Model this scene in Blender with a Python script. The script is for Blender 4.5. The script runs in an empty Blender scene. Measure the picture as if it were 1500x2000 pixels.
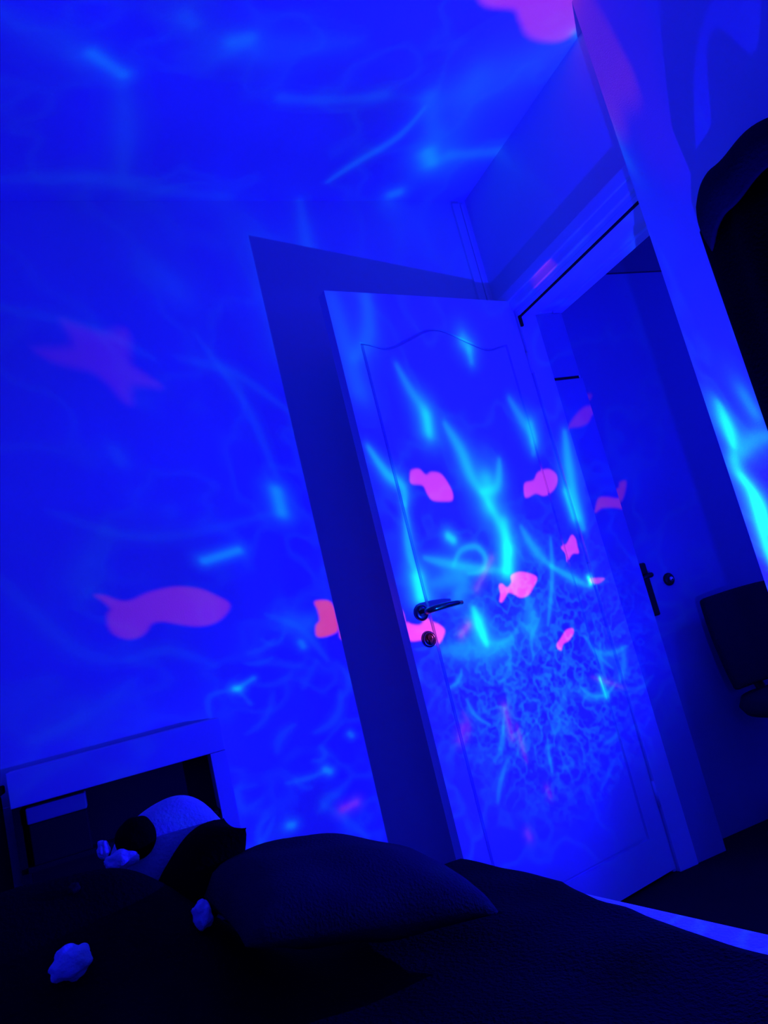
import bpy, bmesh, math, random, json
import numpy as np
from mathutils import Vector, Matrix, noise

C = bpy.context.scene
COL = C.collection
PI = math.pi

# ------------------------------------------------------------------ camera
cam_d = bpy.data.cameras.new('camera'); cam = bpy.data.objects.new('camera', cam_d); COL.objects.link(cam)
cam_d.sensor_fit = 'VERTICAL'; cam_d.sensor_height = 24.0; cam_d.sensor_width = 18.0
cam_d.lens = 1456.78 / 2000 * 24.0
cam_d.clip_start = .02
M = Matrix(((0.912483, 0.158572, -0.377133), (-0.333784, -0.24448, -0.910394), (-0.236564, 0.9566, -0.170155))).to_4x4()
M.translation = Vector((-1.6105, -2.2945, 0.93626))
cam.matrix_world = M
C.camera = cam

# ------------------------------------------------------------------ colour management, world, light bounces
C.view_settings.view_transform = 'Standard'; C.view_settings.look = 'None'
C.view_settings.gamma = 1; C.view_settings.use_curve_mapping = False
C.view_settings.exposure = 0.0
w = bpy.data.worlds.new('world'); C.world = w; w.use_nodes = True
w.node_tree.nodes['Background'].inputs[0].default_value = (0, 0, 0, 1)
w.node_tree.nodes['Background'].inputs[1].default_value = 0
C.cycles.max_bounces = 7; C.cycles.diffuse_bounces = 6; C.cycles.use_adaptive_sampling = True; C.cycles.adaptive_threshold = .03
C.cycles.use_denoising = True
C.cycles.sample_clamp_indirect = 4

# ------------------------------------------------------------------ the aquarium night light: a lamp shining through a slide
# slide: fish outlines and caustic ripples given as (azimuth, elevation) in degrees seen from the lamp
SLIDE = json.loads('''[[[0.5,0.25,[[136.28,17.25],[135.7,17.24],[134.84,16.81],[134.04,16.86],[132.79,17.58],[131.31,18.07],[130.17,18.21],[128.64,17.97],[127.5,17.32],[126.45,16.51],[126.52,15.71],[127.4,14.71],[128.43,14.18],[129.64,14.09],[131.11,14.44],[132.14,14.74],[132.94,14.55],[133.47,13.76],[134.1,13.28],[134.82,13.22],[135.53,13.68],[135.81,14.47],[135.76,15.45],[135.51,16.06],[135.9,16.76]]],[0.17,0.5,[[135.24,39.55],[134.2,39.74],[132.52,39.92],[130.75,40.86],[130.45,40.09],[130.79,38.35],[129.87,37.82],[128.7,37.33],[128.87,36.99],[130.58,36.59],[131.15,35.99],[131.37,34.96],[131.8,34.82],[132.25,35.24],[132.89,35.96],[133.95,36.48],[136.13,36.24],[137.21,36.54],[137.02,36.87],[135.14,37.84],[134.94,38.6]]],[1.5,0.2,[[117.25,16.05],[115.68,16.05],[115.08,15.3],[115.03,13.71],[115.14,12.28],[115.72,11.73],[117.14,11.45],[117.97,11.72],[117.8,12.94],[117.21,13.64],[117.15,14.88]]],[0.9,0.2,[[106.3,35.13],[104.56,35.24],[103.42,34.49],[102.04,34.77],[100.14,34.46],[99.09,33.35],[98.5,31.77],[99.07,30.73],[101.03,30.74],[103.41,31.06],[104.24,32.02],[104.75,33.14],[107.02,33.43],[106.99,34.29]]],[0.9,0.2,[[81.14,30.27],[78.88,30.22],[77.36,30.95],[74.9,30.76],[73.46,29.7],[73.57,28.61],[75.02,27.71],[77.37,27.52],[79.24,28.34],[81.27,28.26],[81.93,28.65]]],[1.2,0.2,[[114.82,13.62],[113.95,13.25],[112.43,12.97],[110.96,13.75],[109.91,13.09],[108.64,12.39],[107.87,11.42],[108.39,10.48],[109.57,9.5],[110.98,9.68],[112.38,10.49],[114.9,10.74],[115.09,12.06]]],[1.2,0.15,[[90.16,17.51],[87.81,17.65],[85.15,16.6],[84.38,15.72],[85.7,14.59],[87.39,13.53],[89.44,13.51],[90.85,14.45],[91.95,14.86],[92.97,14.17],[93.92,13.64],[94.41,13.92],[93.79,15.05],[93.61,16.43],[92.78,16.62],[91.84,15.8],[90.61,16.37]]],[1.1,0.12,[[77.0,19.2],[75.56,19.38],[73.88,20.35],[73.22,19.55],[73.32,18.39],[73.46,17.23],[74.86,17.47],[76.55,16.66],[76.34,17.89]]],[1.1,0.12,[[81.01,5.77],[79.56,5.67],[79.61,4.87],[80.98,3.91],[82.61,3.56],[83.45,2.65],[84.24,3.21],[84.08,3.91],[82.97,4.58],[81.96,5.26]]],[0.7,0.15,[[72.64,12.63],[71.04,12.4],[70.03,11.96],[71.38,11.55],[72.68,11.93]]],[0.45,0.3,[[68.14,34.72],[66.46,35.55],[64.23,36.01],[62.67,35.76],[60.97,35.32],[61.31,34.89],[62.91,34.78],[64.07,34.17],[65.77,34.14],[67.3,34.48]]],[0.7,0.3,[[67.78,22.68],[66.5,24.07],[64.74,23.72],[62.93,22.93],[61.1,22.89],[60.59,23.48],[59.53,23.29],[60.11,22.15],[61.34,21.01],[62.56,21.23],[64.13,21.94],[66.31,22.55],[67.75,22.35]]],[0.75,0.5,[[108.66,82.4],[95.01,79.86],[77.15,79.35],[71.74,78.03],[67.05,76.23],[60.81,74.97],[53.68,74.16],[48.58,74.78],[44.0,76.22],[38.24,79.13]]],[0.07,1.5,[[48.42,77.61],[36.57,79.72],[18.67,80.71],[22.12,79.1],[25.33,76.96],[41.21,75.36]]],[0.6,0.3,[[69.32,54.26],[67.69,56.33],[66.64,56.78],[67.23,55.63],[68.81,53.77],[69.82,52.64]]]],[[0.582,0.375,0,[[103.57,46.64],[102.03,44.38],[99.9,41.89],[100.35,39.26]]],[0.978,0.75,0,[[99.88,41.49],[100.28,39.86]]],[0.625,0.625,0,[[113.84,37.58],[111.57,34.66],[109.11,33.07],[109.52,30.71]]],[0.594,0.438,0,[[109.52,30.71],[110.95,23.89],[110.45,20.78]]],[1.065,1.125,0,[[110.7,20.02],[110.88,17.25]]],[0.861,0.562,0,[[95.93,40.23],[93.94,36.92],[93.16,33.45],[91.03,29.87]]],[1.523,0.625,0,[[89.88,32.28],[90.76,29.07]]],[0.613,0.5,0,[[85.53,34.38],[87.81,31.2],[91.74,31.1]]],[0.857,0.625,0,[[90.76,29.07],[88.98,24.41],[89.09,21.1]]],[0.989,0.438,0,[[88.32,25.91],[90.65,18.83]]],[1.201,0.938,0,[[89.29,21.56],[90.81,18.43]]],[0.634,0.438,0,[[79.06,40.81],[77.45,37.99],[76.12,35.7],[77.05,33.56]]],[0.72,0.5,0,[[76.03,36.99],[76.45,35.12]]],[0.673,0.75,0,[[101.94,25.65],[101.21,25.1]]],[0.438,0.375,0,[[102.59,21.17],[100.02,23.29],[96.36,23.36],[94.95,21.32],[96.65,19.48],[99.67,19.53]]],[0.667,0.375,0,[[108.12,22.93],[104.1,21.75],[97.65,20.06],[90.81,18.43]]],[0.681,0.375,0,[[84.72,24.37],[83.02,20.21],[80.51,16.99]]],[0.493,0.5,0,[[80.51,16.99],[76.19,13.63],[73.34,11.5]]],[0.354,0.275,0,[[78.7,21.26],[80.98,14.89],[84.84,7.62]]],[0.836,1.188,0,[[100.61,13.65],[100.33,10.76],[99.82,7.43]]],[0.716,0.688,0,[[86.11,48.17],[85.32,47.44]]],[0.403,0.375,0,[[85.39,47.35],[85.63,46.12]]],[0.292,2.0,0,[[72.91,12.88],[72.85,11.8]]],[0.297,1.125,0,[[76.64,-3.96],[76.32,-7.14]]],[0.704,0.625,0,[[69.36,34.38],[70.42,30.57],[71.25,26.37],[71.31,20.79]]],[0.586,0.75,0,[[72.35,26.71],[72.09,22.67]]],[1.43,0.25,0,[[104.18,15.1],[101.65,18.97],[107.36,18.87]]],[1.511,0.225,0,[[108.71,8.15],[98.91,6.61],[93.91,6.9]]],[1.246,0.25,0,[[87.89,12.91],[88.33,8.43],[90.81,8.53]]],[0.764,0.188,0,[[105.83,55.4],[107.63,49.87],[112.48,46.79]]],[1.295,0.125,0,[[113.79,51.3],[112.99,43.87]]],[0.677,0.5,0,[[118.9,29.14],[118.83,26.87]]],[0.426,0.5,0,[[127.79,20.98],[124.47,22.25]]],[0.303,0.8,0,[[127.37,6.94],[127.1,6.88]]],[0.214,0.3,0,[[127.23,6.91],[125.57,7.74]]],[0.189,0.078,0,[[127.23,6.91],[129.63,6.6],[129.94,4.49]]],[0.158,0.078,0,[[127.23,6.91],[126.29,4.95]]],[1.081,0.084,0,[[120.73,13.78],[118.71,13.57]]],[0.357,0.25,0,[[119.92,11.13],[119.78,10.65]]],[0.401,0.054,0,[[124.23,42.7],[120.25,37.66],[118.49,30.84]]],[0.387,0.054,0,[[126.33,40.08],[120.66,40.3],[115.27,38.05]]],[0.358,0.35,0,[[120.3,-4.76],[119.9,-5.16]]],[0.226,0.09,0,[[120.1,-4.96],[122.41,-5.0],[124.51,-4.75]]],[0.29,0.2,0,[[116.66,-1.47],[116.47,-1.79]]],[0.371,0.4,0,[[125.04,-9.19],[124.81,-9.3]]],[0.465,0.042,0,[[141.2,18.39],[137.9,12.46],[134.98,11.19]]],[0.434,0.042,0,[[134.98,11.19],[132.07,11.83],[128.71,9.75]]],[0.581,0.06,0,[[133.25,30.45],[133.01,29.65]]],[1.191,0.06,0,[[126.64,46.18],[125.35,45.73]]],[0.551,0.042,0,[[140.95,5.33],[137.01,7.3],[134.89,9.23]]],[0.367,0.06,0,[[123.0,14.92],[119.49,12.69],[117.31,8.38]]],[0.358,0.048,0,[[139.01,38.72],[133.26,39.95],[128.72,39.33]]],[0.422,0.036,0,[[138.04,24.18],[131.61,22.97],[119.43,26.83]]],[0.712,0.042,0,[[135.15,22.96],[136.97,18.27],[135.84,17.41]]],[0.447,0.27,0,[[150.37,56.74],[145.9,57.45]]],[0.726,0.065,0,[[145.54,57.34],[138.19,54.94],[132.17,51.96]]],[0.722,0.091,0,[[150.55,62.89],[149.38,63.02]]],[0.693,0.18,0,[[142.84,64.7],[141.96,65.72]]],[1.093,0.046,0,[[144.41,61.39],[136.71,67.37],[125.14,72.03]]],[0.973,0.54,0,[[85.67,62.95],[84.05,61.85]]],[1.044,0.104,0,[[93.24,69.76],[86.29,65.56]]],[0.329,0.18,0,[[103.53,58.51],[100.43,61.45],[94.99,65.05],[92.7,68.57]]],[0.586,0.315,0,[[89.22,57.6],[88.07,57.86]]],[0.732,0.18,0,[[80.14,62.61],[68.79,61.96]]],[2.074,0.078,0,[[90.6,69.25],[72.95,71.87],[48.39,74.41]]],[0.629,0.052,0,[[140.36,46.92],[133.26,50.79],[116.98,54.17]]],[0.547,0.065,0,[[126.14,64.46],[106.1,69.03]]],[0.405,0.27,0,[[49.75,74.53],[48.6,73.93]]],[1.969,0.052,0,[[81.56,72.23],[80.05,60.71]]],[0.96,0.046,0,[[158.67,53.89],[152.69,55.54],[148.84,56.95]]],[0.843,0.95,0,[[44.91,58.64],[44.64,56.14],[44.89,53.13]]],[0.827,0.332,0,[[45.22,53.03],[46.32,48.39],[45.25,46.28]]],[1.165,0.665,0,[[45.24,47.78],[43.01,43.12],[43.05,35.37]]],[0.866,0.19,0,[[46.85,50.02],[37.31,55.84],[27.98,58.14]]],[0.911,0.475,0,[[43.58,45.2],[44.74,34.96],[45.31,23.89]]],[1.244,0.19,0,[[34.42,61.9],[33.05,60.69]]],[0.419,0.0,0.3,[[119.35,-9.91],[117.77,-9.84]]],[0.485,0.0,0.12,[[98.86,16.84],[93.54,21.08]]],[0.487,0.0,0.25,[[104.77,10.01],[102.59,11.36]]],[0.578,0.0,0.12,[[99.51,-3.63],[99.6,-8.86]]],[0.444,0.0,0.1,[[95.04,-18.28],[94.82,-19.5]]],[0.495,0.0,0.15,[[101.67,-23.09],[101.47,-23.71]]],[0.621,0.0,0.12,[[109.01,-4.61],[110.33,-6.31]]],[0.326,0.0,0.11,[[72.21,-6.54],[74.23,-5.49],[76.29,-4.41],[78.39,-3.31]]],[0.224,0.23,0,[[73.54,-5.36],[76.31,-6.79],[79.67,-6.32],[81.62,-4.17]]],[0.437,0.14,0,[[88.17,-8.26],[88.39,-9.32],[89.31,-10.13],[90.69,-10.48]]],[0.314,0.1,0,[[94.94,6.47],[95.43,3.96],[97.02,1.75],[99.49,0.14]]],[0.45,0.08,0,[[83.09,-3.22],[84.87,-4.24],[86.24,-5.54],[87.13,-7.05]]],[0.278,0.2,0,[[73.39,-2.88],[75.14,-0.82],[76.47,1.46],[77.32,3.89]]],[0.35,0.13,0,[[101.62,-11.83],[103.46,-13.54],[104.93,-15.35],[106.03,-17.24]]],[0.226,0.2,0,[[106.52,4.43],[107.12,3.3],[108.25,2.49],[109.7,2.14]]],[0.322,0.17,0,[[86.63,8.83],[88.56,7.28],[89.78,5.35],[90.2,3.23]]],[0.301,0.07,0,[[99.24,-3.72],[100.14,-4.36],[101.29,-4.7],[102.54,-4.71]]],[0.333,0.0,0.06,[[108.49,-2.24],[107.94,-4.03],[108.39,-5.75],[109.72,-7.05]]],[0.271,0.11,0,[[100.82,-6.51],[101.4,-8.5],[102.67,-10.19],[104.52,-11.47]]],[0.258,0.14,0,[[76.49,-13.43],[77.43,-13.92],[78.5,-14.26],[79.64,-14.43]]],[0.197,0.17,0,[[92.02,-11.14],[92.47,-12.89],[92.76,-14.63],[92.91,-16.35]]],[0.18,0.07,0,[[78.38,-16.95],[79.96,-18.37],[81.63,-19.7],[83.41,-20.94]]],[0.399,0.23,0,[[69.84,0.05],[72.01,-0.45],[74.3,-0.13],[76.21,0.98]]],[0.35,0.0,0.11,[[97.9,-7.14],[97.95,-9.28],[97.96,-11.38],[97.91,-13.44]]],[0.241,0.11,0,[[99.7,-3.94],[100.58,-6.16],[101.72,-8.24],[103.1,-10.15]]],[0.171,0.07,0,[[94.25,-8.22],[96.89,-9.65],[99.12,-11.31],[100.9,-13.15]]],[0.242,0.08,0,[[87.95,-15.84],[89.01,-16.21],[90.22,-16.18],[91.29,-15.75]]],[0.433,0.17,0,[[92.19,8.39],[94.62,7.16],[97.56,7.05],[100.13,8.06]]],[0.226,0.18,0,[[107.02,-0.55],[106.59,-2.5],[105.39,-4.29],[103.54,-5.75]]],[0.237,0.07,0,[[73.47,-6.08],[71.13,-7.1],[68.48,-6.98],[66.33,-5.8]]],[0.278,0.14,0,[[74.49,1.66],[75.27,-0.52],[75.57,-2.76],[75.37,-5.0]]],[0.434,0.11,0,[[74.54,-6.03],[77.6,-7.15],[80.89,-6.34],[82.52,-4.02]]],[0.392,0.18,0,[[70.53,-0.03],[70.86,-1.92],[71.6,-3.74],[72.75,-5.43]]],[0.313,0.03,0,[[126.13,-6.5],[126.73,-6.86],[127.26,-7.32],[127.69,-7.87]]],[0.245,0.06,0,[[126.32,-7.82],[127.16,-8.95],[128.07,-9.89],[129.03,-10.66]]],[0.173,0.02,0,[[126.34,5.2],[127.77,5.62],[128.01,7.38],[126.79,8.44]]],[0.262,0.04,0,[[124.03,5.68],[124.67,3.84],[125.81,2.47],[127.24,1.78]]],[0.317,0.04,0,[[127.05,-5.44],[128.66,-5.74],[128.99,-3.68],[127.31,-3.78]]],[0.405,0.05,0,[[116.64,4.11],[117.19,1.95],[118.63,0.43],[120.51,-0.08]]],[0.29,0.05,0,[[122.77,11.89],[123.68,11.18],[124.66,10.74],[125.64,10.57]]],[0.396,0.04,0,[[117.84,-6.93],[119.25,-7.72],[120.62,-8.42],[121.96,-9.05]]],[0.381,0.04,0,[[121.33,-9.2],[121.21,-8.25],[120.46,-7.81],[119.53,-8.15]]],[0.238,0.06,0,[[126.73,-7.43],[127.65,-8.04],[127.99,-9.23],[127.67,-10.59]]],[0.222,0.04,0,[[123.63,-4.38],[123.43,-5.26],[122.85,-5.93],[122.07,-6.2]]],[0.402,0.04,0,[[116.62,3.3],[115.56,4.29],[115.24,5.75],[115.79,7.12]]],[0.291,0.02,0,[[124.66,-3.15],[123.88,-4.26],[122.8,-4.99],[121.57,-5.22]]],[0.402,0.04,0,[[121.44,-8.33],[120.01,-10.24],[118.61,-12.25],[117.25,-14.33]]],[0.317,0.02,0,[[123.14,9.36],[121.89,8.75],[120.56,8.19],[119.15,7.68]]],[0.207,0.05,0,[[123.17,9.81],[124.11,9.44],[125.06,9.34],[125.95,9.52]]],[0.366,0.05,0,[[122.51,1.42],[123.62,0.98],[124.42,0.07],[124.79,-1.14]]],[0.303,0.06,0,[[121.39,-3.26],[120.55,-3.54],[119.98,-2.87],[120.31,-1.93]]],[0.261,0.03,0,[[125.77,7.19],[124.41,6.68],[122.9,6.87],[121.5,7.78]]],[0.341,0.03,0,[[118.54,8.59],[119.37,7.55],[120.16,6.51],[120.91,5.48]]],[0.262,0.04,0,[[114.39,9.31],[112.32,9.29],[111.72,11.34],[113.57,12.19]]],[0.202,0.05,0,[[124.09,12.22],[123.31,11.4],[122.16,11.62],[121.47,12.77]]]]]''')
LPOS = (-.350, -1.192, .733)
POWER = 69
W_, H_ = 4096, 2048
PX = W_ / 360.0
red = np.zeros((H_, W_), np.float32); cya = np.zeros((H_, W_), np.float32)

def window(a0, a1, e0, e1):
    x0 = int((a0 + 180) * PX); x1 = int((a1 + 180) * PX) + 1
    y0 = max(0, int((e0 + 90) * PX)); y1 = min(H_, int((e1 + 90) * PX) + 1)
    az = (np.arange(x0, x1) + .5) / PX - 180; el = (np.arange(y0, y1) + .5) / PX - 90
    return x0, x1, y0, y1, az[None, :], el[:, None]

def seg_dist(A, E, p, q):
    dx, dy = q[0] - p[0], q[1] - p[1]; L2 = dx * dx + dy * dy + 1e-9
    t = np.clip(((A - p[0]) * dx + (E - p[1]) * dy) / L2, 0, 1)
    return np.hypot(A - p[0] - t * dx, E - p[1] - t * dy), t

def smooth_closed(pts, n=5):
    out = []; N = len(pts)
    for i in range(N):
        p0, p1, p2, p3 = (np.array(pts[(i + k - 1) % N]) for k in range(4))
        for j in range(n):
            t = j / n
            out.append(.5 * (2 * p1 + (p2 - p0) * t + (2 * p0 - 5 * p1 + 4 * p2 - p3) * t * t + (3 * p1 - p0 - 3 * p2 + p3) * t ** 3))
    return out

def blit(buf, x0, x1, y0, y1, v, add=False):
    xs = np.arange(x0, x1) % W_
    cur = buf[y0:y1][:, xs]
    buf[y0:y1, xs] = (cur + v) if add else np.maximum(cur, v)

for amp, soft, pts in SLIDE[0]:
    ec = sum(p[1] for p in pts) / len(pts); c = max(.15, math.cos(math.radians(ec)))
    az = [p[0] for p in pts]; el = [p[1] for p in pts]
    P = smooth_closed([(a * c, e) for a, e in pts])
    x0, x1, y0, y1, A, E = window(min(az) - 2 / c, max(az) + 2 / c, min(el) - 2, max(el) + 2)
    A = A * c + E * 0; E = E + A * 0
    ins = np.zeros(A.shape, bool); dist = np.full(A.shape, 1e3)
    for i in range(len(P)):
        p, q = P[i], P[(i + 1) % len(P)]
        d, _ = seg_dist(A, E, p, q); dist = np.minimum(dist, d)
        if abs(p[1] - q[1]) > 1e-9:
            ins ^= ((E < p[1]) != (E < q[1])) & (A < (q[0] - p[0]) * (E - p[1]) / (q[1] - p[1]) + p[0])
    sd = np.where(ins, dist, -dist)
    v = np.clip(.5 + sd / (2 * soft), 0, 1); v = v * v * (3 - 2 * v)
    blit(red, x0, x1, y0, y1, (amp * v).astype(np.float32))

def smooth_open(pts, n=4):
    if len(pts) < 3: return pts
    q = [pts[0]] + list(pts) + [pts[-1]]; out = []
    for i in range(len(pts) - 1):
        p0, p1, p2, p3 = (np.array(q[i + k]) for k in range(4))
        for j in range(n):
            t = j / n
            out.append(tuple(.5 * (2 * p1 + (p2 - p0) * t + (2 * p0 - 5 * p1 + 4 * p2 - p3) * t * t + (3 * p1 - p0 - 3 * p2 + p3) * t ** 3)))
    return out + [pts[-1]]

for wd, amp, rd, pts in SLIDE[1]:
    pts = smooth_open(pts)
    ec = sum(p[1] for p in pts) / len(pts); c = max(.15, math.cos(math.radians(ec)))
    m = wd * 5
    x0, x1, y0, y1, A, E = window(min(p[0] for p in pts) - m / c, max(p[0] for p in pts) + m / c, min(p[1] for p in pts) - m, max(p[1] for p in pts) + m)
    A = A * c + E * 0; E = E + A * 0
    g = np.zeros(A.shape); n = len(pts) - 1
    for i in range(n):
        d, t = seg_dist(A, E, (pts[i][0] * c, pts[i][1]), (pts[i + 1][0] * c, pts[i + 1][1]))
        tt = (i + t) / n
        wl = wd * ((.6 + .6 * np.sin(PI * np.clip(tt, .0, 1))) if n > 1 else .95)
        fade = (.6 + .4 * np.sin(PI * tt)) if n > 1 else 1
        g = np.maximum(g, fade * np.exp(-(d / wl) ** 2) * .72 + fade * .28 * np.exp(-(d / (wl * 2.2)) ** 2))
    if amp: blit(cya, x0, x1, y0, y1, (amp * g).astype(np.float32), True)
    if rd: blit(red, x0, x1, y0, y1, (rd * g).astype(np.float32), True)

buf = np.zeros((H_, W_, 4), np.float32)
buf[..., 0] = np.clip(red / 2, 0, 1); buf[..., 1] = np.clip(cya / 2, 0, 1); buf[..., 3] = 1
slide = bpy.data.images.new('night_light_slide', W_, H_, alpha=False)
slide.colorspace_settings.name = 'Non-Color'
slide.pixels.foreach_set(buf.ravel()); slide.update(); slide.pack()

ld = bpy.data.lights.new('night_light_lamp', 'POINT'); lamp = bpy.data.objects.new('night_light_lamp', ld); COL.objects.link(lamp)
lamp.location = LPOS; ld.shadow_soft_size = .004; ld.energy = POWER; ld.color = (1, 1, 1)
ld.use_nodes = True
nt = ld.node_tree; N = nt.nodes; Lk = nt.links; N.clear()

def nd(t, **kw):
    n = N.new(t)
    for k, v in kw.items(): setattr(n, k, v)
    return n
def mth(op, a, b=None, clamp=False):
    n = nd('ShaderNodeMath', operation=op, use_clamp=clamp)
    for i, v in enumerate((a, b)):
        if v is None: continue
        if isinstance(v, (int, float)): n.inputs[i].default_value = v
        else: Lk.new(v, n.inputs[i])
    return n.outputs[0]
out = nd('ShaderNodeOutputLight'); em = nd('ShaderNodeEmission'); Lk.new(em.outputs[0], out.inputs[0])
tc = nd('ShaderNodeTexCoord'); DIR = tc.outputs['Normal']
sep = nd('ShaderNodeSeparateXYZ'); Lk.new(DIR, sep.inputs[0])
X, Y, Z = sep.outputs
u = mth('ADD', mth('DIVIDE', mth('ARCTAN2', Y, X), 2 * PI), .5)
el = mth('ARCSINE', Z); v = mth('ADD', mth('DIVIDE', el, PI), .5)
uv = nd('ShaderNodeCombineXYZ'); Lk.new(u, uv.inputs[0]); Lk.new(v, uv.inputs[1])
tx = nd('ShaderNodeTexImage'); tx.image = slide; tx.extension = 'REPEAT'; Lk.new(uv.outputs[0], tx.inputs[0])
sc = nd('ShaderNodeSeparateColor'); Lk.new(tx.outputs[0], sc.inputs[0])
R_ = mth('MULTIPLY', sc.outputs[0], 2.0); G_ = mth('MULTIPLY', sc.outputs[1], 2.0)
# slow mottling of the blue light, as through rippled plastic
def noise_at(scale, detail, off=0):
    n = nd('ShaderNodeTexNoise'); n.inputs['Scale'].default_value = scale; n.inputs['Detail'].default_value = detail
    mp = nd('ShaderNodeMapping'); mp.inputs['Location'].default_value = (off, off, off); Lk.new(DIR, mp.inputs[0]); Lk.new(mp.outputs[0], n.inputs['Vector'])
    return n.outputs[0]
mott = mth('ADD', mth('MULTIPLY', noise_at(4.5, 2.5, 3.1), 1.3), .35)
# thin bright veins, sharper where the rippled dome is thin (low), broad above
vein = mth('SUBTRACT', 1.0, mth('MULTIPLY', mth('ABSOLUTE', mth('SUBTRACT', noise_at(6.5, 2, 7.7), .5)), 16.0), True)
vein = mth('MULTIPLY', mth('POWER', vein, 2.0), .022)
# beam: the dome fades out downwards, is strongest towards low-mid elevations
low = mth('SUBTRACT', el, mth('MULTIPLY', mth('MAXIMUM', mth('ADD', X, .05), 0.0), .85))  # extra dimming low towards +x, in place of an unseen blocker
mr = nd('ShaderNodeMapRange', interpolation_type='SMOOTHSTEP'); Lk.new(low, mr.inputs[0])
mr.inputs[1].default_value = -.75; mr.inputs[2].default_value = -.27; mr.inputs[3].default_value = .08; mr.inputs[4].default_value = 1.0
up = nd('ShaderNodeMapRange', interpolation_type='SMOOTHSTEP'); Lk.new(el, up.inputs[0])
up.inputs[1].default_value = .1; up.inputs[2].default_value = 1.0; up.inputs[3].default_value = 1.0; up.inputs[4].default_value = 1.5
# towards +x and -y the dome sits close to the wall, so its emission is dimmed there by hand
dot = nd('ShaderNodeVectorMath', operation='DOT_PRODUCT'); Lk.new(DIR, dot.inputs[0]); dot.inputs[1].default_value = (.92, -.35, .0)
sd = nd('ShaderNodeMapRange', interpolation_type='SMOOTHSTEP'); Lk.new(dot.outputs['Value'], sd.inputs[0])
sd.inputs[1].default_value = .05; sd.inputs[2].default_value = .62; sd.inputs[3].default_value = 1.15; sd.inputs[4].default_value = .20
beam = mth('MULTIPLY', mth('MULTIPLY', mr.outputs[0], up.outputs[0]), sd.outputs[0])
blue = mth('MULTIPLY', mott, mth('SUBTRACT', 1.0, mth('MULTIPLY', R_, .6, ), True))
# where the dome's ripples are finest the light breaks into a web of filaments
web = mth('SUBTRACT', 1.0, mth('MULTIPLY', mth('ABSOLUTE', mth('SUBTRACT', noise_at(17, 2.5, 1.3), .5)), 17.0), True)
web2 = mth('SUBTRACT', 1.0, mth('MULTIPLY', mth('ABSOLUTE', mth('SUBTRACT', noise_at(30, 2, 9.3), .5)), 15.0), True)
wm = nd('ShaderNodeVectorMath', operation='DISTANCE'); Lk.new(DIR, wm.inputs[0]); wm.inputs[1].default_value = (.03, 1.0, .02)
wmk = nd('ShaderNodeMapRange', interpolation_type='SMOOTHSTEP'); Lk.new(wm.outputs['Value'], wmk.inputs[0])
wmk.inputs[1].default_value = .12; wmk.inputs[2].default_value = .52; wmk.inputs[3].default_value = 1.0; wmk.inputs[4].default_value = 0.0
webs = mth('MULTIPLY', mth('ADD', mth('MULTIPLY', mth('POWER', web, 1.6), .12), mth('MULTIPLY', mth('POWER', web2, 1.5), mth('MULTIPLY', noise_at(7, 1, 4.4), .12))), wmk.outputs[0])
G2 = mth('ADD', mth('ADD', G_, vein), webs)
rr = mth('ADD', mth('MULTIPLY', R_, .52), .005)
gg = mth('ADD', mth('ADD', mth('MULTIPLY', G2, .62), .0035), mth('MULTIPLY', R_, .035))
bb = mth('ADD', blue, mth('MULTIPLY', G2, .6))
cc = nd('ShaderNodeCombineColor'); Lk.new(rr, cc.inputs[0]); Lk.new(gg, cc.inputs[1]); Lk.new(bb, cc.inputs[2])
Lk.new(cc.outputs[0], em.inputs[0]); Lk.new(beam, em.inputs[1])

# ------------------------------------------------------------------ materials
def mat(name, col, rough=.6, metal=0, bump=0, bscale=200, var=0, vscale=6, spec=.3):
    m = bpy.data.materials.new(name); m.use_nodes = True
    t = m.node_tree; b = t.nodes['Principled BSDF']
    b.inputs['Base Color'].default_value = (*col, 1); b.inputs['Roughness'].default_value = rough
    b.inputs['Metallic'].default_value = metal; b.inputs['Specular IOR Level'].default_value = spec
    tcn = t.nodes.new('ShaderNodeTexCoord')
    if var:
        n = t.nodes.new('ShaderNodeTexNoise'); n.inputs['Scale'].default_value = vscale; n.inputs['Detail'].default_value = 4
        t.links.new(tcn.outputs['Object'], n.inputs['Vector'])
        r = t.nodes.new('ShaderNodeMix'); r.data_type = 'RGBA'
        r.inputs['A'].default_value = (*[max(0, c * (1 - var)) for c in col], 1); r.inputs['B'].default_value = (*[min(1, c * (1 + var)) for c in col], 1)
        t.links.new(n.outputs[0], r.inputs['Factor']); t.links.new(r.outputs['Result'], b.inputs['Base Color'])
    if bump:
        n = t.nodes.new('ShaderNodeTexNoise'); n.inputs['Scale'].default_value = bscale; n.inputs['Detail'].default_value = 3
        t.links.new(tcn.outputs['Object'], n.inputs['Vector'])
        bp = t.nodes.new('ShaderNodeBump'); bp.inputs['Strength'].default_value = bump; bp.inputs['Distance'].default_value = .01
        t.links.new(n.outputs[0], bp.inputs['Height']); t.links.new(bp.outputs[0], b.inputs['Normal'])
    return m

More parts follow.
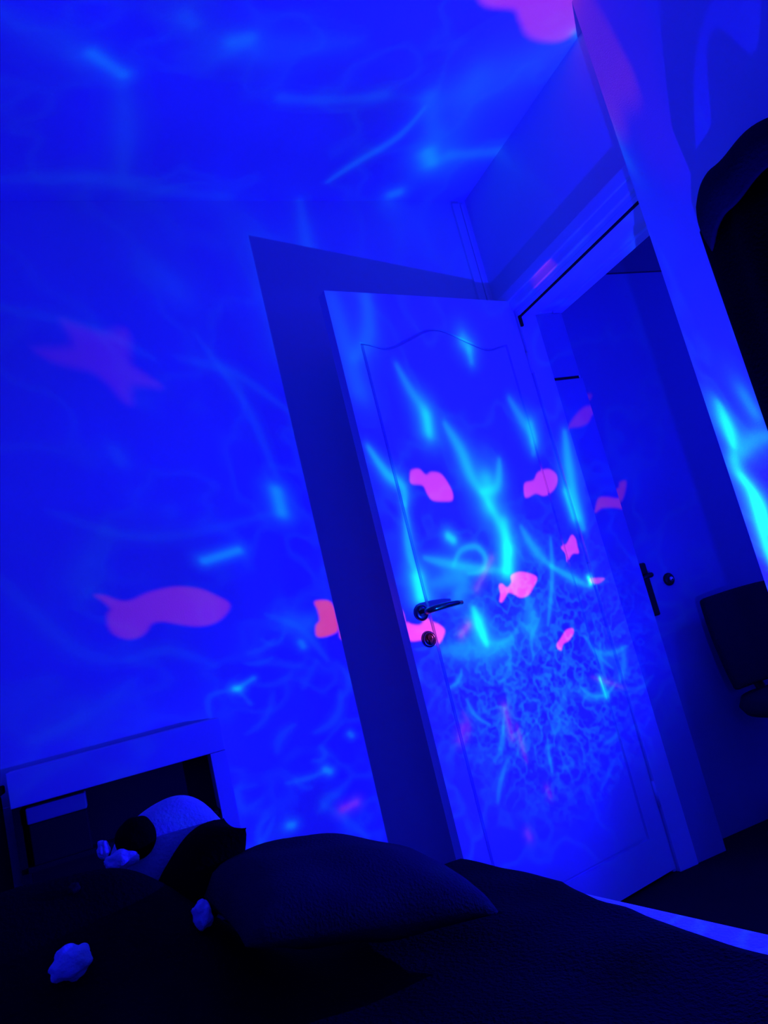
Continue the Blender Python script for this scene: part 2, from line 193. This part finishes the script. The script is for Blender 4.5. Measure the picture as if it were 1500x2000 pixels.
M_wall = mat('white wall paint', (.80, .80, .86), .9, bump=.12, bscale=260, var=.03)
M_ceil = mat('white ceiling paint', (.80, .80, .86), .95, bump=.12, bscale=220, var=.03)
M_door = mat('white door lacquer', (.84, .80, .88), .38, var=.02, spec=.4)
M_trim = mat('white trim lacquer', (.84, .82, .88), .4, var=.02, spec=.4)
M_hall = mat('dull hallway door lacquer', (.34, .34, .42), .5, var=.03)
M_metal = mat('dark burnished metal', (.10, .10, .14), .22, metal=.9, var=.1, vscale=40)
M_black = mat('black metal', (.006, .006, .008), .5)
M_floor = mat('dark carpet', (.012, .010, .014), 1, bump=.6, bscale=500, var=.3)
M_shelf = mat('white shelf board', (.80, .80, .86), .5, var=.02)
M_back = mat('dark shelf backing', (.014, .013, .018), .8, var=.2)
M_bl = mat('dark blanket fabric', (.007, .006, .010), 1, bump=.5, bscale=160, var=.5, vscale=9, spec=.05)
M_navy = mat('navy cushion fabric', (.042, .032, .045), 1, bump=.4, bscale=220, var=.45, vscale=10, spec=.05)
M_blk = mat('black cloth', (.003, .003, .004), 1, bump=.4, bscale=140, var=.4, spec=.03)
M_dim = mat('faded dark cloth', (.02, .018, .03), 1, bump=.3, bscale=120, var=.4, spec=.03)
M_sheet = mat('white cotton', (.80, .80, .85), .95, bump=.3, bscale=180, var=.03)
M_wood = mat('dark bed wood', (.02, .014, .012), .5, var=.3, vscale=14)
M_plastic = mat('dark plastic', (.02, .02, .025), .4)
M_mesh = mat('chair upholstery', (.012, .011, .018), .9, bump=.5, bscale=300)

# ------------------------------------------------------------------ helpers
def link(name, bm, m, parent=None, smooth=False):
    me = bpy.data.meshes.new(name); bmesh.ops.recalc_face_normals(bm, faces=bm.faces[:]); bm.to_mesh(me); bm.free()
    o = bpy.data.objects.new(name, me); COL.objects.link(o)
    if m: me.materials.append(m)
    if smooth:
        for p in me.polygons: p.use_smooth = True
    if parent: o.parent = parent
    return o
def box(bm, x0, x1, y0, y1, z0, z1, mt=None):
    vs = [bm.verts.new((x, y, z)) for x in (x0, x1) for y in (y0, y1) for z in (z0, z1)]
    if mt is not None: bmesh.ops.transform(bm, matrix=mt, verts=vs)
    fs = [(0, 1, 3, 2), (4, 6, 7, 5), (0, 4, 5, 1), (2, 3, 7, 6), (0, 2, 6, 4), (1, 5, 7, 3)]
    return [bm.faces.new([vs[i] for i in f]) for f in fs]
def bevel(o, wd, seg=2):
    b = o.modifiers.new('bevel', 'BEVEL'); b.width = wd; b.segments = seg; b.limit_method = 'ANGLE'; return o
def cyl(bm, p, q, r0, r1=None, n=24):
    p, q = Vector(p), Vector(q); d = q - p; r1 = r0 if r1 is None else r1
    mt = Matrix.Translation((p + q) / 2) @ d.to_track_quat('Z', 'Y').to_matrix().to_4x4()
    bmesh.ops.create_cone(bm, cap_ends=True, segments=n, radius1=r0, radius2=r1, depth=d.length, matrix=mt)
def lathe(bm, prof, mt, n=32):
    rings = []
    for r, h in prof:
        rings.append([bm.verts.new(mt @ Vector((r * math.cos(2 * PI * k / n), r * math.sin(2 * PI * k / n), h))) for k in range(n)])
    for a, b in zip(rings, rings[1:]):
        for k in range(n): bm.faces.new((a[k], a[(k + 1) % n], b[(k + 1) % n], b[k]))
    bm.faces.new(rings[0][::-1]); bm.faces.new(rings[-1])
def tube(bm, pts, rad, n=12):
    pts = [Vector(p) for p in pts]; rad = rad if isinstance(rad, (list, tuple)) else [rad] * len(pts)
    rings = []; up = Vector((0, 0, 1))
    for i, p in enumerate(pts):
        d = (pts[min(i + 1, len(pts) - 1)] - pts[max(i - 1, 0)]).normalized()
        a = d.cross(up)
        if a.length < .1: a = d.cross(Vector((1, 0, 0)))
        a.normalize(); b = d.cross(a)
        rings.append([bm.verts.new(p + rad[i] * (math.cos(2 * PI * k / n) * a + math.sin(2 * PI * k / n) * b)) for k in range(n)])
    for a, b in zip(rings, rings[1:]):
        for k in range(n): bm.faces.new((a[k], a[(k + 1) % n], b[(k + 1) % n], b[k]))
    bm.faces.new(rings[0][::-1]); bm.faces.new(rings[-1])
def structure(o, label=None):
    o['kind'] = 'structure'
    if label: o['label'] = label
    return o
def tag(o, label, cat, group=None):
    o['label'] = label; o['category'] = cat
    if group: o['group'] = group
    return o
def empty(name, loc, rz=0):
    o = bpy.data.objects.new(name, None); COL.objects.link(o); o.location = loc; o.rotation_euler.z = rz; o.empty_display_size = .1
    return o

# ------------------------------------------------------------------ room shell
HC = 2.552; HY = -.1075; PY = -.903; TOPZ = 2.0
bm = bmesh.new(); box(bm, -2.95, 1.7, .0, .12, 0, HC); structure(link('wall_back', bm, M_wall), 'white wall behind the open door and shelf')
bm = bmesh.new()
box(bm, 0, .205, HY, 0, 0, HC); box(bm, 0, .205, PY, HY, TOPZ + .0, HC); box(bm, -.10, .205, -3.7, PY, 0, HC)
structure(link('wall_right', bm, M_wall), 'white wall with the open doorway and a thicker pier')
bm = bmesh.new(); box(bm, -3.07, -2.95, -3.7, .12, 0, HC); structure(link('wall_left', bm, M_wall))
bm = bmesh.new(); box(bm, -3.07, 1.82, -3.82, -3.7, 0, HC); structure(link('wall_front', bm, M_wall))
bm = bmesh.new(); box(bm, 1.7, 1.82, -3.7, .12, 0, HC); structure(link('wall_hallway', bm, M_wall))
bm = bmesh.new(); box(bm, -3.07, 1.82, -3.82, .12, HC, HC + .1); structure(link('ceiling', bm, M_ceil), 'white ceiling')
bm = bmesh.new(); box(bm, -3.07, 1.82, -3.82, .12, -.1, 0); structure(link('floor', bm, M_floor), 'dark floor')
# door frame: lining, rebate strips, casing
bm = bmesh.new()
box(bm, .0, .078, HY - .014, HY, 0, TOPZ)                     # hinge-side rebate, room half
box(bm, .0, .085, PY, HY - .014, TOPZ - .018, TOPZ)           # head rebate
box(bm, .165, .207, PY, HY - .004, TOPZ - .012, TOPZ)         # head outer bead
box(bm, -.002, .207, PY, PY + .012, 0, TOPZ - .018)
bevel(structure(link('trim_1', bm, M_trim), 'white door frame lining the doorway'), .002)
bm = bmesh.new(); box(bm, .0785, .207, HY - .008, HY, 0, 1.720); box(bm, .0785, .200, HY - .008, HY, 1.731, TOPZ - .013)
bevel(structure(link('trim_5', bm, mat('reveal paint darkened for weaker light', (.40, .40, .50), .8, var=.04)), 'reveal boards behind the door frame, toned darker as if less lit'), .002)  # weaker light on the reveal is put into this darker tone
bm = bmesh.new(); box(bm, .0785, .196, HY - .004, HY - .0002, 1.7202, 1.7308); structure(link('trim_6', bm, M_dim), 'dark joint between the reveal boards')
bm = bmesh.new()
box(bm, -.014, 0, PY, HY + .075, TOPZ + .012, TOPZ + .085); box(bm, -.024, -.0141, PY, HY + .075, TOPZ + .045, TOPZ + .085)
box(bm, -.014, 0, HY + .004, HY + .075, 0, TOPZ + .012)
bevel(structure(link('trim_2', bm, M_trim), 'white casing over the doorway'), .003)
# cable trunking in the corner
bm = bmesh.new(); box(bm, -.068, -.036, -.012, 0, 0, HC - .02); box(bm, -.030, -.018, -.008, 0, 0, HC - .02)
bevel(structure(link('trim_3', bm, M_trim), 'white cable trunking in the corner'), .002)
bm = bmesh.new(); box(bm, .001, .010, PY + .01, HY - .015, TOPZ - .0235, TOPZ - .0185); box(bm, -.002, .007, HY - .024, HY - .0145, TOPZ - .060, TOPZ - .0185)
structure(link('trim_4', bm, M_dim), 'dark rubber seal under the head of the door frame')
# skirting
bm = bmesh.new(); box(bm, -2.95, -.07, -.014, 0, 0, .08); bevel(structure(link('baseboard_back', bm, M_trim)), .003)

# ------------------------------------------------------------------ door_1: the open leaf. local x from hinge towards free edge, local y towards the room
DW, DH, DT = .80, 2.05, .040
D = empty('door_1', (-.0, HY, 0), PI + .1906)      # local +x goes from the hinge to the free edge
structure(D, 'open white panelled door with arched groove')
# in this frame local +y points to the back wall's opposite side: face seen from the bed is local y > 0
bm = bmesh.new(); box(bm, .006, DW, -DT, -.0115, .012, DH); bevel(link('door_leaf', bm, M_door, D), .002)
def outline(inset, flip=False):
    x0, x1, z0, z1 = .085 + inset, .715 - inset, .13 + inset, 1.875 - inset
    pts = [(x0, z0), (x1, z0), (x1, z1)]
    for k in range(1, 32):
        t = k / 32; x = x1 + (x0 - x1) * t
        s = abs(2 * t - 1); bumpz = .5 + .5 * math.cos(PI * min(1, s / .62))
        dip = -.018 * math.exp(-((s - .72) / .16) ** 2)
        pts.append((x, z1 + .055 * bumpz + dip))
    pts.append((x0, z1))
    return pts
def skin(name, loops, ya, yb):
    bm = bmesh.new(); es = []
    for lp in loops:
        vs = [bm.verts.new((x, yb, z)) for x, z in lp]
        es += [bm.edges.new((vs[i], vs[(i + 1) % len(vs)])) for i in range(len(vs))]
    bmesh.ops.triangle_fill(bm, edges=es, use_beauty=True, use_dissolve=False)
    r = bmesh.ops.extrude_face_region(bm, geom=bm.faces[:])
    bmesh.ops.translate(bm, vec=(0, ya - yb, 0), verts=[v for v in r['geom'] if isinstance(v, bmesh.types.BMVert)])
    return link(name, bm, M_door, D)
skin('door_stile_frame', [[(.006, .012), (DW, .012), (DW, DH), (.006, DH)], outline(0)], -.012, .001)
skin('door_panel', [outline(.011)], -.012, .001)
M_d = Matrix.Rotation(-PI / 2, 4, 'X')
def rosette(name, x, z, parent, keyhole):
    bm = bmesh.new(); mt = Matrix.Translation((x, .001, z)) @ M_d
    lathe(bm, [(.024, 0), (.0245, .004), (.022, .008), (.017, .0085), (.0155, .006), (.010, .006)] if keyhole else [(.024, 0), (.0245, .005), (.021, .009), (.013, .010)], mt)
    o = link(name, bm, M_metal, parent, True)
    return o
XR = .740
ro = rosette('handle_rosette', XR, 1.0, D, False)
bm = bmesh.new(); tube(bm, [(XR, .010, 1.0), (XR, .045, 1.0), (XR - .004, .054, 1.001), (XR - .016, .058, 1.002), (XR - .06, .056, 1.004), (XR - .10, .052, 1.004), (XR - .122, .048, 1.002)], [.0095, .009, .0095, .010, .0095, .008, .007], 16)
link('lever_handle', bm, M_metal, D, True)
rk = rosette('keyhole_rosette', XR - .004, .920, D, True)
bm = bmesh.new(); cyl(bm, (XR - .004, .004, .924), (XR - .004, .012, .924), .008); box(bm, XR - .008, XR, .004, .012, .905, .924)
link('key_cylinder', bm, M_black, rk)
for z in (.25, 1.0, 1.8):
    bm = bmesh.new(); cyl(bm, (.002, .006, z - .04), (.002, .006, z + .04), .006); link('hinge', bm, M_trim, D, True)
# ------------------------------------------------------------------ door_2: dull hallway door
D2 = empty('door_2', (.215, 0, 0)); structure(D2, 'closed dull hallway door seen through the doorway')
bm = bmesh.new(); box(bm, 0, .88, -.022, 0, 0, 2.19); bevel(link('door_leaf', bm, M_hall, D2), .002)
bm = bmesh.new(); box(bm, .050, .090, -.034, -.022, .80, 1.0); b_ = link('handle_plate', bm, M_black, D2); bevel(b_, .006)
bm = bmesh.new(); tube(bm, [(.068, -.030, .95), (.068, -.072, .95), (.060, -.078, .949), (.020, -.078, .945)], [.009, .009, .009, .007], 12); link('lever_handle', bm, M_black, D2, True)
bm = bmesh.new(); lathe(bm, [(.024, 0), (.024, .006), (.018, .012), (.010, .012)], Matrix.Translation((.180, -.022, .918)) @ Matrix.Rotation(PI / 2, 4, 'X')); k2 = link('keyhole_rosette', bm, M_black, D2, True)
bm = bmesh.new(); lathe(bm, [(.009, 0), (.009, .006), (.006, .010), (.001, .0115)], Matrix.Translation((.180, -.034, .918)) @ Matrix.Rotation(PI / 2, 4, 'X'), 16); link('key_cylinder', bm, mat('bright steel', (.9, .9, .95), .15, metal=1, var=.02), k2, True)

bm = bmesh.new(); box(bm, .215, 1.12, -.016, -.0005, 2.20, 2.53); structure(link('shade_board', bm, mat('unlit zone grey', (.17, .17, .2), .7, var=.05)), 'dark board added for the unlit zone above the hallway door')  # added board, its grey stands in for the unlit zone over the door
hl = bpy.data.lights.new('hallway_fill', 'POINT'); ho = bpy.data.objects.new('hallway_fill', hl); COL.objects.link(ho)
ho.location = (1.15, -1.3, 1.7); hl.energy = 27; hl.color = (.004, .006, 1); hl.shadow_soft_size = .15  # added fill without a fixture, brightens the hall door

# ------------------------------------------------------------------ shallow white wall unit by the back wall
S = empty('shelf_unit', (-1.60, -.0, 0)); tag(S, 'low white shelf unit with dark inside, against the wall left of the open door', 'shelf')
sx0, sx1, sy0, sy1, sz = -.278, .265, -.100, -.016, .850
bm = bmesh.new()
for a_, b_2, za, zb in ((sx0, sx1, sz - .088, sz),):
    box(bm, a_, b_2, sy0, sy1, za, zb)
bevel(link('top_board', bm, M_shelf, S), .002)
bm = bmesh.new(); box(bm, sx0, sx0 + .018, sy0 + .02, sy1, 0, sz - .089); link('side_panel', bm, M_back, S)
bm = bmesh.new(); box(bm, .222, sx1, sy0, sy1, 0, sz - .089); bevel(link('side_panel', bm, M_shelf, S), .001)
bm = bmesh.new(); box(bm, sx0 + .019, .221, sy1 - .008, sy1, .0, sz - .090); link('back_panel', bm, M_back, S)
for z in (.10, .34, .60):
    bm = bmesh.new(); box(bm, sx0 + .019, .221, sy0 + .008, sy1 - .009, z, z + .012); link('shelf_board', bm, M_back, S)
bx = empty('storage_box', (-1.775, -.06, .612)); tag(bx, 'small pale box inside the white shelf unit, below its top board at the left', 'box')
bm = bmesh.new(); box(bm, -.070, .068, -.028, .028, 0, .100); bevel(link('box_body', bm, M_back, bx), .003)
bm = bmesh.new(); box(bm, -.072, .070, -.032, .030, .101, .141); bevel(link('box_lid', bm, mat('pale card', (.35, .35, .40), .8), bx), .003)
# black chest left of the shelf
ch = empty('black_chest', (-2.14, -.22, 0)); tag(ch, 'black chest standing left of the white shelf unit, at the photo edge', 'chest')
bm = bmesh.new(); box(bm, -.24, .24, -.17, .17, .0, .80); bevel(link('chest_body', bm, M_blk, ch), .006)
bm = bmesh.new(); box(bm, -.25, .25, -.18, .18, .801, .822); bevel(link('chest_lid', bm, M_blk, ch), .004)
bm = bmesh.new(); tube(bm, [(-.06, -.171, .6), (-.06, -.19, .6), (.06, -.19, .6), (.06, -.171, .6)], .005, 8); link('handle', bm, M_metal, ch, True)

# ------------------------------------------------------------------ bed under the camera, turned a little against the wall
BP = Vector((-.86, -1.43, 0)); BT = math.atan2(.125, .73); CB, SB = math.cos(BT), math.sin(BT)
B = empty('bed', BP, BT); tag(B, 'low bed with white mattress under a dark blanket, in the foreground', 'bed')
bm = bmesh.new(); box(bm, -1.40, -.03, -1.75, .70, .10, .24); bevel(link('bed_frame', bm, M_wood, B), .01)
for x in (-1.33, -.10):
    for y in (-1.66, .62):
        bm = bmesh.new(); cyl(bm, (x, y, 0), (x, y, .10), .025, .032); link('leg', bm, M_wood, B, True)
bm = bmesh.new(); box(bm, -1.40, .006, -1.75, .72, .241, .452); o = link('mattress', bm, M_sheet, B, True); bevel(o, .02, 4)
edge = [(.74, .012), (.40, .012), (.36, -.002), (.27, -.034), (.15, -.060), (.08, -.070), (0, -.075), (-.2, -.082), (-1.8, -.09)]
def edge_x(y):
    for (ya, xa), (yb, xb) in zip(edge, edge[1:]):
        if yb <= y <= ya: return xa + (xb - xa) * (y - ya) / (yb - ya)
    return edge[0][1] if y > .7 else edge[-1][1]
def hz(xl, yl):
    x = BP.x + CB * xl - SB * yl; y = BP.y + SB * xl + CB * yl
    h = .468 + .012 * noise.noise(Vector((x * 3.1, y * 3.1, 0))) + .008 * noise.noise(Vector((x * 8, y * 7, 3)))
    h += .25 * math.exp(-((x + 1.84) / .36) ** 4 - ((y + .95) / .14) ** 2)
    return h
bm = bmesh.new(); NX, NY = 120, 150; grid = []
for j in range(NY + 1):
    y = .76 - 2.45 * j / NY; row = []
    xe = edge_x(y)
    for i in range(NX + 1):
        s = i / NX; x = -1.43 + (xe + 1.43) * s
        z = hz(x, y)
        if i >= NX - 1: z -= (.03 if i == NX else .004) * min(1, max(0, (xe + .05) / .05))
        if j < 4: z -= (4 - j) ** 2 * .006
        row.append(bm.verts.new((x, y, z)))
    grid.append(row)
for j in range(NY):
    for i in range(NX): bm.faces.new((grid[j][i], grid[j][i + 1], grid[j + 1][i + 1], grid[j + 1][i]))
o = link('blanket', bm, M_bl, None, True); o.location = BP; o.rotation_euler.z = BT
tag(o, 'dark rumpled blanket spread over the bed', 'blanket')
so = o.modifiers.new('solid', 'SOLIDIFY'); so.thickness = .012; so.offset = -1

# ------------------------------------------------------------------ cushions and small things on the bed
def pillow(name, sx, sy, sz, m, loc, rot, label, cat, seed=0, pw=3.2, lump=.012, group=None, strap=False):
    bm = bmesh.new(); n = 28; top = []; bot = []
    def sh(u, v):
        e = max(0., (1 - abs(u) ** pw)) ** .5 * max(0., (1 - abs(v) ** pw)) ** .5
        return e
    for sgn, arr in ((1, top), (-1, bot)):
        for j in range(n + 1):
            r = []
            for i in range(n + 1):
                u, v = 2 * i / n - 1, 2 * j / n - 1
                k = 1 - .07 * (1 - abs(u) ** 2) * abs(v) ** 3 ; k2 = 1 - .07 * (1 - abs(v) ** 2) * abs(u) ** 3
                x, y = u * sx * k2, v * sy * k
                z = (sz if sgn > 0 else -.5 * sz) * sh(u, v) + lump * noise.noise(Vector((x * 9 + seed, y * 9, sgn * 3.0))) * sh(u, v)
                r.append(bm.verts.new((x, y, z)))
            arr.append(r)
    for arr in (top, bot):
        for j in range(n):
            for i in range(n): bm.faces.new((arr[j][i], arr[j][i + 1], arr[j + 1][i + 1], arr[j + 1][i]))
    bmesh.ops.remove_doubles(bm, verts=bm.verts[:], dist=1e-5)
    o = link(name, bm, m, None, True); o.location = loc; o.rotation_euler = rot
    return tag(o, label, cat, group)
pillow('pillow', .200, .19, .082, M_navy, (-1.330, -1.02, .565), (.04, .26, .12), 'navy bed pillow in front of the open door', 'pillow', 2, 2.7, .02)
pillow('round_cushion', .105, .055, .095, M_sheet, (-1.553, -.80, .665), (.15, -.12, .15), 'white rounded cushion on the blanket in front of the white shelf unit', 'cushion', 5, 2.2)
pillow('pillow', .105, .06, .07, M_blk, (-1.512, -.90, .622), (.1, -.86, .1), 'black pillow leaning in front of the white cushion', 'pillow', 9, 2.4)
def ball(name, r, loc, m, label, cat, sq=(1, 1, 1), parent=None, lump=.1):
    bm = bmesh.new(); bmesh.ops.create_icosphere(bm, subdivisions=4, radius=r)
    for v in bm.verts:
        k = 1 + lump * noise.noise(v.co / r * 1.6); v.co = Vector((v.co.x * sq[0], v.co.y * sq[1], v.co.z * sq[2])) * k
    o = link(name, bm, m, parent, True); o.location = loc
    return tag(o, label, cat) if label else o
ball('fabric_ball', .034, (-1.604, -.865, .722), M_blk, 'black fabric ball beside the white cushion', 'ball')
def crumple(loc, r, sq, label, seed, rz=0, cat='cloth', m=None):
    bm = bmesh.new(); bmesh.ops.create_icosphere(bm, subdivisions=4, radius=1)
    for v in bm.verts:
        d = v.co.normalized(); k = 1 + .28 * noise.noise(d * 1.7 + Vector((seed, 0, 0))) + .10 * abs(noise.noise(d * 5 + Vector((0, seed, 0))))
        v.co = Vector((d.x * sq[0], d.y * sq[1], d.z * sq[2])) * k * r
    o = link('crumpled_cloth', bm, m or M_sheet, None, True); o.location = loc; o.rotation_euler.z = rz
    return tag(o, label, cat)
crumple((-1.633, -.90, .700), .024, (1.1, .6, .62), 'small white crumpled cloth just below the black ball', 1)
crumple((-1.657, -.885, .722), .012, (.8, .8, 1.3), 'tiny white cloth tip left of the black ball', 2)
crumple((-1.532, -1.01, .606), .022, (.7, .8, .9), 'small white crumpled cloth at the left end of the navy pillow', 3)
crumple((-1.714, -1.075, .622), .026, (1.05, .7, .8), 'white crumpled cloth at the lower left of the photo, on the blanket', 4, .6)
crumple((-1.702, -.99, .698), .009, (1.0, .7, .8), 'tiny dull scrap of cloth on the blanket above the lower left white cloth', 6, .3, m=M_dim)

# ------------------------------------------------------------------ coat on the pier, at the right edge
CT = empty('hanging_coat', (-.10, -1.30, 0)); tag(CT, 'black coat hanging on the wall right of the doorway', 'coat')
bm = bmesh.new(); NU, NV = 40, 60; rows = []
for j in range(NV + 1):
    t = j / NV; z = 1.778 - 1.16 * t; r = []
    for i in range(NU + 1):
        s = i / NU; half = .228
        sh = .075 * math.exp(-(t / .03) ** 2)
        y = half - 2 * half * s
        zz = z - .075 * max(0, (abs(s - .5) * 2)) ** 2 * (1 - t) + .010 * math.sin(9 * s + 1) * (1 - t)
        dpt = .012 + (.055 + .012 * math.sin(22 * s + 3 * t)) * (math.sin(PI * s) ** .7 if 0 < s < 1 else 0) * (.4 + .6 * min(1, t / .1))
        r.append(bm.verts.new((-dpt, y, zz)))
    rows.append(r)
for j in range(NV):
    for i in range(NU): bm.faces.new((rows[j][i], rows[j][i + 1], rows[j + 1][i + 1], rows[j + 1][i]))
o = link('coat_body', bm, M_blk, CT, True); so = o.modifiers.new('solid', 'SOLIDIFY'); so.thickness = .010; so.offset = 1
bm = bmesh.new(); NU = 24; rows = []
for j in range(13):
    t = j / 12; r = []; 
    for i in range(NU + 1):
        s = i / NU; y = .195 - .30 * s
        z = 1.757 - .085 * t + .030 * min(1, s * 3.2) + .008 * math.sin(11 * s) - .03 * t * (1 - s)
        r.append(bm.verts.new((-.030 - .055 * math.sin(PI * min(1, max(0, s * .9 + .05))) - .012 * math.sin(PI * t), y, z)))
    rows.append(r)
for j in range(12):
    for i in range(NU): bm.faces.new((rows[j][i], rows[j][i + 1], rows[j + 1][i + 1], rows[j + 1][i]))
o = link('hood', bm, M_dim, CT, True); so = o.modifiers.new('solid', 'SOLIDIFY'); so.thickness = .008; so.offset = 1
bm = bmesh.new(); tube(bm, [(0, 0, 1.73), (-.030, 0, 1.73), (-.045, 0, 1.745)], .006, 8); link('coat_hook', bm, M_metal, CT, True)

# ------------------------------------------------------------------ dark swivel chair in the hallway
K = empty('swivel_chair', (.55, -.30, 0)); tag(K, 'black swivel chair standing in the dark hallway', 'chair')
bm = bmesh.new()
NU, NV = 14, 14; rows = []
for j in range(NV + 1):
    t = j / NV; r = []
    for i in range(NU + 1):
        s = i / NU; half = .205 * (1 - .22 * (1 - t) ** 2)
        x = .075 - .06 * (1 - t) + half * (2 * s - 1); z = .50 + .33 * t - .01 * (2 * s - 1) ** 2
        r.append(bm.verts.new((x, .10 + .03 * (2 * s - 1) ** 2 + .05 * t, z)))
    rows.append(r)
for j in range(NV):
    for i in range(NU): bm.faces.new((rows[j][i], rows[j][i + 1], rows[j + 1][i + 1], rows[j + 1][i]))
o = link('backrest', bm, M_mesh, K, True); so = o.modifiers.new('solid', 'SOLIDIFY'); so.thickness = .035; so.offset = 0; bevel(o, .01)
bm = bmesh.new(); tube(bm, [(0, .14, .60), (-.02, .15, .50), (-.03, .11, .42), (0, .0, .40)], .018, 10); link('back_spine', bm, M_plastic, K, True)
bm = bmesh.new(); lathe(bm, [(.12, .40), (.20, .41), (.215, .435), (.20, .465), (.12, .475)], Matrix.Translation((0, -.02, 0))); link('seat', bm, M_mesh, K, True)
bm = bmesh.new(); cyl(bm, (0, 0, .10), (0, 0, .40), .026, .020); link('gas_post', bm, M_plastic, K, True)
for k in range(5):
    a = 2 * PI * k / 5 + .35; c_, s_ = math.cos(a), math.sin(a)
    bm = bmesh.new(); tube(bm, [(0, 0, .105), (.14 * c_, .14 * s_, .095), (.235 * c_, .235 * s_, .07)], [.028, .022, .016], 10); lg = link('leg', bm, M_plastic, K, True)
    bm = bmesh.new(); cyl(bm, (.235 * c_ - .018 * s_, .235 * s_ + .018 * c_, .027), (.235 * c_ + .018 * s_, .235 * s_ - .018 * c_, .027), .026); link('caster', bm, M_plastic, lg, True)

# ------------------------------------------------------------------ the night light itself, on a small stool beside the bed (just outside the photo)
ST = empty('stool', (-.33, -1.17, 0)); tag(ST, 'small dark round stool between bed and wall, carrying the night light', 'stool')
bm = bmesh.new(); lathe(bm, [(.10, .600), (.11, .606), (.11, .620), (.10, .626)], Matrix.Identity(4)); link('seat', bm, M_wood, ST)
for k in range(3):
    a = 2 * PI * k / 3 + .3
    bm = bmesh.new(); cyl(bm, (.12 * math.cos(a), .12 * math.sin(a), 0), (.06 * math.cos(a), .06 * math.sin(a), .60), .011, .014, 12); link('leg', bm, M_wood, ST, True)
NL = empty('night_light', (LPOS[0], LPOS[1], .627)); tag(NL, 'small round aquarium night light standing on the dark stool', 'lamp')
bm = bmesh.new(); lathe(bm, [(.040, 0), (.044, .006), (.040, .040), (.034, .052)], Matrix.Identity(4)); link('base', bm, M_plastic, NL, True)
bm = bmesh.new(); lathe(bm, [(.033, .0525), (.026, .066), (.014, .078), (.004, .084)], Matrix.Identity(4)); link('lens', bm, M_shelf, NL, True)
